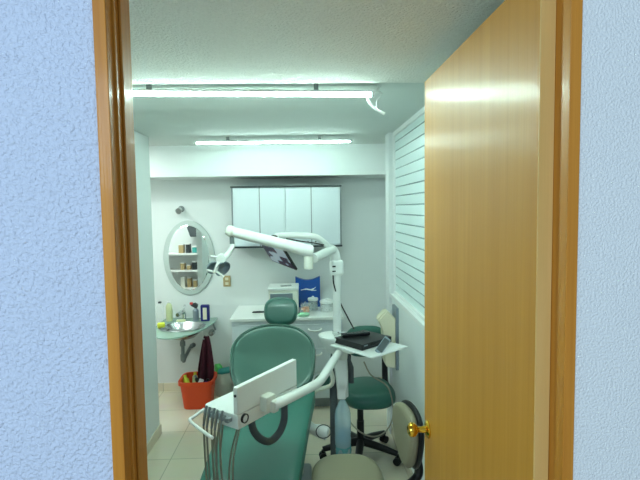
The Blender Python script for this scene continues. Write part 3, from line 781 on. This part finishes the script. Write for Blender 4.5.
q = MB(); q.tube([B+V((-.03, 0, .012)), B+V((-.024, 0, .010)), B+V((.0, 0, 0)), B+V((.014, 0, -.003))], [.012, .026, .033, .026], 18)
obj('knuckle', q, M['offwhite'], lm)
g1, g2 = P(231.8, 234, Y=2.62), P(232.2, 245.5, Y=2.62)
obj('swivel_post', MB().tube([g1, g2], .013, 16), M['grey'], lm, label='grey swivel post')
e2 = P(222, 260.5, Y=2.58)
obj('head_arm', MB().tube(bez([g2+V((0, 0, .006)), P(232, 247.5, Y=2.615), P(228, 254, Y=2.60), e2], 14), .015, 14), M['white'], lm)
hd_ = obj('lamp_head', MB().lathe(P(221.5, 258.5, Y=2.57), [(.012, -.022), (.024, -.02), (.027, 0), (.024, .02), (.012, .022)], 18, Matrix.Rotation(PI/2, 3, 'X')), M['white'], lm)
DC = P(222, 268, Y=2.58)
dn_ = V((.45, -.72, -.5)).normalized()
fd = frame((0, 0, 0), V((.7, .6, .1)), dn_.cross(V((.7, .6, .1)))).to_3x3()
obj('reflector', MB().lathe(DC, [(.002, -.03), (.03, -.024), (.042, -.008), (.046, .01), (.043, .011), (.038, -.004), (.028, -.018), (.002, -.024)], 28, fd, cap=False), M['graysilver'], hd_, label='silver reflector dish')
obj('reflector', MB().lathe(P(212.5, 267, Y=2.60), [(.002, -.02), (.026, -.015), (.036, 0), (.038, .01), (.033, .01), (.024, -.008), (.002, -.014)], 24, fd, cap=False), M['graysilver'], hd_)
q = MB(); q.tube(bez([P(221, 259, Y=2.57), P(218, 264, Y=2.55), P(216, 270, Y=2.55), P(214, 272.5, Y=2.55)], 14), .010, 10); q.tube([P(216, 271, Y=2.55), P(224, 277, Y=2.55)], .006, 10)
obj('yoke', q, M['white'], hd_)
q = MB(); q.tube([P(221, 257.5, Y=2.56), P(210.5, 256.5, Y=2.55)], .006, 10); q.tube([P(214, 272, Y=2.55), P(206.5, 270, Y=2.54)], .006, 10)
obj('handle', q, M['whiteplastic'], hd_)

# ------------------------------------------------------------------ monitor on its arm
Yc = 3.0
BLc = P(272, 261, Y=Yc); u_ = V((.150, -.12, -.046)); v_ = V((-.086, -.14, .152))
v_ = v_ - u_*v_.dot(u_)/u_.dot(u_)
mn = thing('monitor', 'black tilted monitor on a white arm behind the lamp arm', 'monitor', BLc)
frm = frame(BLc, u_, v_); ul, vl = u_.length*1.03, v_.length*1.12
obj('case', MB().prism([(0, 0), (ul, 0), (ul, vl), (0, vl)], frm @ Matrix.Translation((0, 0, -.014)), .014, .003), M['blackgloss'], mn)
def screen_mat():
    m = mat('lit_patient_screen', 'a9b4bd', .2)
    nt = m.node_tree; b = nt.nodes['Principled BSDF']
    tc = nt.nodes.new('ShaderNodeTexCoord'); n = nt.nodes.new('ShaderNodeTexNoise'); n.inputs['Scale'].default_value = 11; n.inputs['Detail'].default_value = 1
    cr = nt.nodes.new('ShaderNodeValToRGB'); cr.color_ramp.interpolation = 'EASE'
    cr.color_ramp.elements[0].position = .50; cr.color_ramp.elements[0].color = (*lin('2c2a44'), 1)
    cr.color_ramp.elements[1].position = .57; cr.color_ramp.elements[1].color = (*lin('9fb0ba'), 1)
    nt.links.new(tc.outputs['Object'], n.inputs['Vector']); nt.links.new(n.outputs['Fac'], cr.inputs['Fac'])
    nt.links.new(cr.outputs['Color'], b.inputs['Base Color']); nt.links.new(cr.outputs['Color'], b.inputs['Emission Color'])
    b.inputs['Emission Strength'].default_value = .25
    return m
obj('screen', MB().prism([(.008, .012), (ul-.012, .012), (ul-.012, vl-.012), (.008, vl-.012)], frm @ Matrix.Translation((0, 0, .0)), .0015), screen_mat(), mn, label='screen with a dark picture on pale grey')
bkc = frm @ V((ul*.45, vl*.75, -.03))
pts = bez([bkc, P(276, 236.5, Y=2.95), P(284, 235.5, Y=2.95), P(300, 235.5, Y=2.95), P(314, 236.5, Y=2.94), P(323, 241.5, Y=2.98), P(329.5, 248.5, Y=3.03)], 60)
obj('monitor_arm', MB().tube(pts, .019, 16), M['white'], mn)
obj('pivot', MB().tube([bkc+V((.0, 0, -.01)), bkc+V((0, .03, .035))], .022, 16), M['black'], mn)
wz = bez([P(286, 238.5, Y=2.93), P(300, 241, Y=2.93), P(314, 243, Y=2.93), P(324, 245, Y=2.92)], 24)
obj('cable', MB().tube(wz, .004, 8), M['black'], mn)

# ------------------------------------------------------------------ instrument console on its arm
CZt = .90
c0 = P(238, 416, Z=CZt)                    # near corner of the top
lng = (P(297, 385.5, Z=CZt)-c0); LL = lng.length; lng.normalize()
sh = V((-lng.y, lng.x, 0))                 # away to the left
SW = (P(203.5, 404, Z=CZt)-c0).length
ic = thing('instrument_console', 'white dental instrument console with upright panel over the chair', 'dental console', c0+V((0, 0, -.06)))
frc = frame(c0, lng, sh)
oc = []
# rounded slab outline
oc = [(0, 0), (LL, 0), (LL, SW), (.025, SW), (.008, SW-.008), (0, SW-.025)]
obj('console_body', MB().prism(oc, frc @ Matrix.Translation((0, 0, -.062)), .062, .006), M['white'], ic)
pn = MB(); hgt_l = .115
pn.prism([(0, 0), (LL, 0), (LL, hgt_l+.012), (0, hgt_l)], frame(c0+V((0, 0, .002)), lng, V((0, 0, 1))) @ Matrix.Translation((0, 0, -.026)), .026, .004)
panel = obj('upright_panel', pn, M['white'], ic)
obj('panel_screw', MB().lathe(c0 + sh*.012 + V((0, 0, .082)), [(.006, 0), (.006, .004), (.003, .005)], 14, frame((0, 0, 0), sh, V((0, 0, 1))).to_3x3() if False else frame((0, 0, 0), V((0, 0, 1)), sh).to_3x3()), M['black'], panel)
nrm = -sh
ga = c0 + lng*.035 + V((0, 0, -.022)) + nrm*.001
G3 = frame((0, 0, 0), lng, V((0, 0, 1))).to_3x3()
gz = obj('pressure_gauge', MB().lathe(ga, [(.020, -.002), (.020, .008), (.016, .009), (.0155, .005)], 28, G3), M['black'], ic, label='round black-rimmed pressure gauge')
obj('gauge_dial', MB().lathe(ga, [(.0155, .005), (.001, .0055)], 28, G3), M['paper'], gz)
# instrument holder block on the left end
hb = MB()
hN = frame(c0, sh, V((0, 0, 1)))
lf = c0 - lng*.0
for i in range(4):
    cc = c0 + sh*(.045+i*.033) - lng*.012 + V((0, 0, -.022))
    hb.box(cc, (.022, .028, .02), rotz(math.atan2(sh.y, sh.x)), .004)
obj('holder', hb, M['greytrim'], ic)
q = MB(); a_ = c0+sh*.055-lng*.01+V((0, 0, -.03)); b_ = c0+sh*(SW-.012)-lng*.0+V((0, 0, -.018))
q.tube(bez([b_, b_-lng*.06+V((0, 0, -.012)), b_-lng*.085-sh*.01+V((0, 0, -.018)), a_-lng*.085+sh*.03+V((0, 0, -.03)), a_-lng*.09-sh*.01+V((0, 0, -.034))], 30), .007, 12)
obj('grip_bar', q, M['white'], ic, label='white bent grip bar')
for i in range(5):
    s_ = c0 + sh*(.075+i*.024) - lng*(.022+.004*(i % 2)) + V((0, 0, -.02))
    lw = .30 + .02*((i*2) % 3)
    back = (c0 + sh*(.02+.02*i) + lng*(.03+.01*i) + V((0, 0, -.058))) if i < 2 else (c0 + sh*(.075+i*.022) + lng*.03 + V((0, 0, -.058)))
    low = V((s_.x, s_.y, 0))-sh*.0+lng*.01
    pts = bez([s_+V((0, 0, .012)), s_-lng*.012+V((0, 0, -.05)), s_-lng*.006+V((0, 0, -.28)), low+V((0, 0, lw+.05)), low+lng*.02-sh*.01+V((0, 0, lw)), low+lng*.035-sh*.02+V((0, 0, lw+.06)), (low+V((back.x, back.y, 0)))/2+V((0, 0, .66)), back], 84)
    ho = obj('instrument_hose', MB().tube(pts, .0042, 8), M['hose'], ic)
    obj('handpiece', MB().tube([s_+V((0, 0, -.05))-lng*.012, s_+V((0, 0, .01)), s_+lng*.01+V((0, 0, .03))], [.005, .0065, .005], 12), M['grey'], ho)
# hanging drain hose loop
q = MB(); pts = bez([P(251, 421, Y=2.10), P(254, 431, Y=2.10), P(261, 439, Y=2.12), P(270, 441, Y=2.15), P(279, 433, Y=2.18), P(284, 420, Y=2.2), P(284, 404, Y=2.2)], 48)
q.tube(pts, .017, 14)
obj('corrugated_hose', q, M['rubber'], ic, label='grey corrugated hose loop')
# arm
q = MB(); b1 = P(265, 400.5, Y=2.05); q.box(P(267.5, 402, Y=2.065), (.065, .05, .07), rotz(math.atan2(lng.y, lng.x)), .01); q.box(P(273, 405.5, Y=2.06), (.04, .046, .055), rotz(math.atan2(lng.y, lng.x)), .01)
obj('arm_bracket', q, M['offwhite'], ic)
pts = bez([P(273, 405.5, Y=2.05), P(285, 400, Y=2.10), P(298, 393.5, Y=2.18), P(311, 387, Y=2.30), P(320, 381, Y=2.42), P(327, 371, Y=2.56), P(334, 360, Y=2.74), P(342, 348.5, Y=2.94)], 60)
obj('support_arm', MB().tube(pts, .023, 18), M['white'], ic)
obj('arm_joint', MB().lathe(P(342, 352, Y=2.98)+V((0, 0, -.03)), [(.02, -.02), (.034, -.012), (.036, .03), (.034, .065), (.02, .072)], 20), M['offwhite'], ic)

# ------------------------------------------------------------------ water bottle
wt, wbm = P(342.5, 397, Y=UY-.085), P(343, 454, Y=UY-.085)
wh = wt.z-wbm.z
bo = thing('water_bottle', 'clear blue-tinted plastic water bottle hanging under the white bracket', 'bottle', (wt.x, wt.y, wbm.z))
rB = .052
prof = [(.028, .012), (rB*.72, .0), (rB*.9, .012), (rB*.95, .03), (rB*.9, .06), (rB, .075), (rB, .12), (rB*.93, .13), (rB, .14), (rB, .17), (rB*.93, .18), (rB, .19), (rB, wh-.11), (rB*.86, wh-.075), (rB*.5, wh-.035), (.016, wh-.015), (.016, wh)]
obj('bottle_wall', MB().lathe((wt.x, wt.y, wbm.z), prof, 30), M['waterplastic'], bo)
obj('water', MB().lathe((wt.x, wt.y, wbm.z), [(rB*.6, .085), (rB*.9, .09), (rB*.92, .12), (rB*.9, .15), (rB*.85, .165), (.002, .165)], 26), M['wateraqua'], bo)
obj('cap', MB().lathe((wt.x, wt.y, wt.z-.012), [(.019, 0), (.020, .004), (.020, .018), (.017, .02)], 20), M['graysilver'], bo)
rows = [[(wt.x+rr_*(1+.16*lb*math.cos(5*2*PI*k/60+.6))*math.cos(2*PI*k/60), wt.y+rr_*(1+.16*lb*math.cos(5*2*PI*k/60+.6))*math.sin(2*PI*k/60), wbm.z+z_-.012*lb*max(0, math.cos(5*2*PI*k/60+.6))) for k in range(60)] for rr_, z_, lb in ((rB*.3, .012, 1), (rB*.62, .004, 1), (rB*.85, .012, 1), (rB*.96, .035, .6), (rB*.97, .06, .1), (rB*.94, .06, .1))]
q = MB(); vs = q.grid(rows, True); q.bm.faces.new(vs[0][::-1])
obj('petal_base', q, M['petal'], bo, label='teal petal-shaped bottle base')
obj('suction_tube', MB().tube([V((wt.x-.004, wt.y, wt.z-.01)), V((wt.x-.008, wt.y, wbm.z+.05))], .004, 8), M['rubber'], bo)

# ------------------------------------------------------------------ stools
def star_base(t, c, R0, z0, ang, m, cast=True):
    for k in range(5):
        a = ang + 2*PI*k/5; dv = V((math.cos(a), math.sin(a), 0)); e = c+dv*R0
        lg = obj('leg', MB().tube([c+V((0, 0, z0+.035)), c+dv*R0*.5+V((0, 0, z0+.022)), e+V((0, 0, z0))], [.03, .025, .018], 12), m, t)
        q = MB(); pv = V((-dv.y, dv.x, 0))
        q.tube([e+V((0, 0, z0-.005)), e+V((0, 0, .045))], .010, 8)
        for s_ in (-1, 1): q.tube([e+pv*s_*.006+V((0, 0, .027)), e+pv*s_*.024+V((0, 0, .027))], .026, 16)
        obj('caster', q, m, lg)
# green assistant stool
sc_ = V((.455, 3.27, 0))
gs = thing('dental_stool', 'green round-seat rolling stool with black base behind the side tray', 'stool', sc_)
fs = frame(V((sc_.x-.02, sc_.y, .462)), (1, 0, 0), (0, 1, 0))
obj('seat', MB().pad(sup(.185, .205, 2.6, 40), .095, fs, lambda u, v: -.35*u*u-.25*min(0, v)**2, .25, .88), M['green3'], gs)
obj('seat_plate', MB().lathe((sc_.x-.02, sc_.y, .392), [(.03, 0), (.11, .006), (.11, .024), (.05, .028)], 24), M['black'], gs)
bx = P(360.5, 430, Y=3.27).x
obj('gas_column', MB().tube([V((bx, 3.27, .11)), V((bx, 3.27, .26)), V((bx, 3.27, .26)), V((bx, 3.27, .40))], [.026, .026, .022, .022], 16), M['black'], gs)
star_base(gs, V((bx, 3.27, 0)), .27, .075, .75, M['black'])
fb = frame(V((sc_.x+.0, 3.51, .755)), (1, 0, 0), (0, .12, 1))
obj('backrest', MB().pad(sup(.155, .115, 3, 36), .055, fb, lambda u, v: .6*u*u, .3, .88), M['green3'], gs)
for x in (P(348.5, 368, Y=3.53).x, P(385, 372, Y=3.53).x):
    q = MB(); q.tube(bez([V((sc_.x+(x-sc_.x)*.6, 3.3, .425)), V((x, 3.45, .425)), V((x, 3.535, .46)), V((x, 3.54, .70))], 24), .022, 10)
    obj('back_bar', q, M['black'], gs)
# beige chair by the door
bs = V((.20, 2.17, 0))
be = thing('office_chair', 'beige upholstered swivel chair with black frame next to the open door', 'chair', bs)
obj('seat', MB().pad(sup(.172, .205, 3.0, 44), .085, frame(V((bs.x-.01, bs.y, .465)), (1, 0, 0), (0, 1, 0)), lambda u, v: -.3*u*u, .25, .9), M['beige'], be)
obj('seat_shell', MB().pad(sup(.170, .203, 3.0, 44), .05, frame(V((bs.x-.01, bs.y, .425)), (1, 0, 0), (0, 1, 0)), None, 0, .85), M['black'], be)
nb = V((-1, -.16, .22)).normalized()
ub = V((.06, -1, 0)).normalized()   # along the back, towards the viewer
bcT, bcB = P(402, 405.5, Y=2.33), P(411.5, 469, Y=2.17)
bcn = (bcT+bcB)/2; vb = bcT-bcB
fbk = frame(bcn, V((.10, -1, 0)), vb)
if (fbk.to_3x3() @ V((0, 0, 1))).dot(V((-1, 0, 0))) < 0: fbk = frame(bcn, V((-.10, 1, 0)), vb)
bh_ = vb.length/2
obb = [(u*(.80+.27*(v/bh_)), v) for u, v in sup(.185, bh_, 2.4, 40)]
bkk = obj('backrest', MB().pad(obb, .045, fbk, lambda u, v: .5*u*u, .3, .9), M['beige'], be)
obj('back_shell', MB().pad([(u*1.045, v*1.055) for u, v in obb], .03, fbk @ Matrix.Translation((0, 0, -.032)), lambda u, v: .5*u*u, 0, .9), M['black'], bkk, label='black rim and shell of the backrest')
lowc = fbk @ V((0, -bh_*.72, -.035))
q = MB(); q.tube(bez([V((bs.x, bs.y, .40)), V((bs.x+.2, bs.y+.02, .39)), V((lowc.x+.02, lowc.y, .43)), lowc+V((.015, 0, 0)), lowc+V((.0, 0, .07))], 36), .022, 12)
obj('back_bar', q, M['black'], be)
obj('gas_column', MB().tube([V((bs.x, bs.y, .10)), V((bs.x, bs.y, .405))], .025, 16), M['black'], be)
star_base(be, bs, .26, .075, .3, M['black'])
# loose cable looping near the stools
wz = bez([P(345, 410, Y=3.06), P(351, 423, Y=3.0), P(362, 433, Y=2.95), P(375, 436.5, Y=2.95), P(387, 430, Y=3.0), P(393, 415, Y=3.02), P(391, 395, Y=3.05), P(385, 384, Y=3.1), P(371, 375, Y=3.08), P(364, 362, Y=3.0)], 64)
tagp(obj('grey_cable', MB().tube(wz, .0048, 8), M['hose'], None, wz[16]), 'thin grey cable hanging in a loop before the green stool', 'cable')
ring = [P(323.5, 431.5, Y=2.83) + V((.045*math.cos(2*PI*k/30), .0, .042*math.sin(2*PI*k/30))) for k in range(30)]
tagp(obj('cable_ring', MB().tube(ring, .003, 8, closed=True), M['rubber'], None, ring[22]), 'thin dark cable ring round the white stub below the chair', 'cable')

# ------------------------------------------------------------------ cream wall unit on the right wall
y0 = 3.40
wu = thing('wall_unit', 'cream wall-mounted box with slanted top behind the side tray', 'wall unit', (XR, y0, .66))
zt, zb = P(392, 309, Y=y0).z, P(388, 366, Y=y0).z
def zz(py): return P(388, py, Y=y0).z
prof = [(XR-.02, zb), (XR-.085, zb+.012), (XR-.10, zb+.05), (XR-.10, zz(328)), (XR-.145, zz(319)), (XR-.075, zz(309.5)), (XR-.02, zz(317))]
obj('body', MB().prism(prof, frame((0, y0+.06, 0), (1, 0, 0), (0, 0, 1)), .12, .008), M['cream'], wu)
obj('back_plate', MB().b2(XR-.02, XR, y0-.075, y0+.075, zb-.01, zt+.02, .004), M['graysilver'], wu)
sl = V((.07, 0, zz(309.5)-zz(319))).normalized()
obj('front_cover', MB().box(V((XR-.112, y0, (zz(309.5)+zz(319))/2+.003)), (.075, .09, .010), Matrix((sl, V((0, 1, 0)), sl.cross(V((0, 1, 0))))).transposed(), .003), M['cream'], wu)

# ------------------------------------------------------------------ light
wd = bpy.data.worlds.new('world'); SC.world = wd; wd.use_nodes = True
bg = wd.node_tree.nodes['Background']; bg.inputs['Color'].default_value = (.58, .80, 1.0, 1); bg.inputs['Strength'].default_value = .34
def area(name, loc, tgt, sx, sy, power, col):
    l = bpy.data.lights.new(name, 'AREA'); l.shape = 'RECTANGLE'; l.size = sx; l.size_y = sy; l.energy = power; l.color = col
    o = bpy.data.objects.new(name, l); COL.objects.link(o); o.location = loc
    o.rotation_euler = (V(tgt)-V(loc)).to_track_quat('-Z', 'Y').to_euler(); return o
area('hall_window_light', (-1.1, -1.9, 2.3), (.1, 1.0, 1.1), 1.0, .8, 40, (.73, .90, 1.0))
area('alcove_fill', (-1.7, 3.5, 2.28), (-1.7, 3.5, 0), .6, .6, 12, (.90, 1.0, .97))  # added fill, no fixture here; brightens the shelves reflected in the mirror
area('corridor_fill', (1.3, 2.6, 2.25), (1.3, 2.6, 0), .1, 1.2, 14, (.88, 1.0, .98))  # unseen fill added beyond the pane to light the frosted bands from behind

SC.view_settings.view_transform = 'Standard'; SC.view_settings.look = 'None'
SC.view_settings.gamma = 1.0; SC.view_settings.use_curve_mapping = False
SC.view_settings.exposure = 0.68
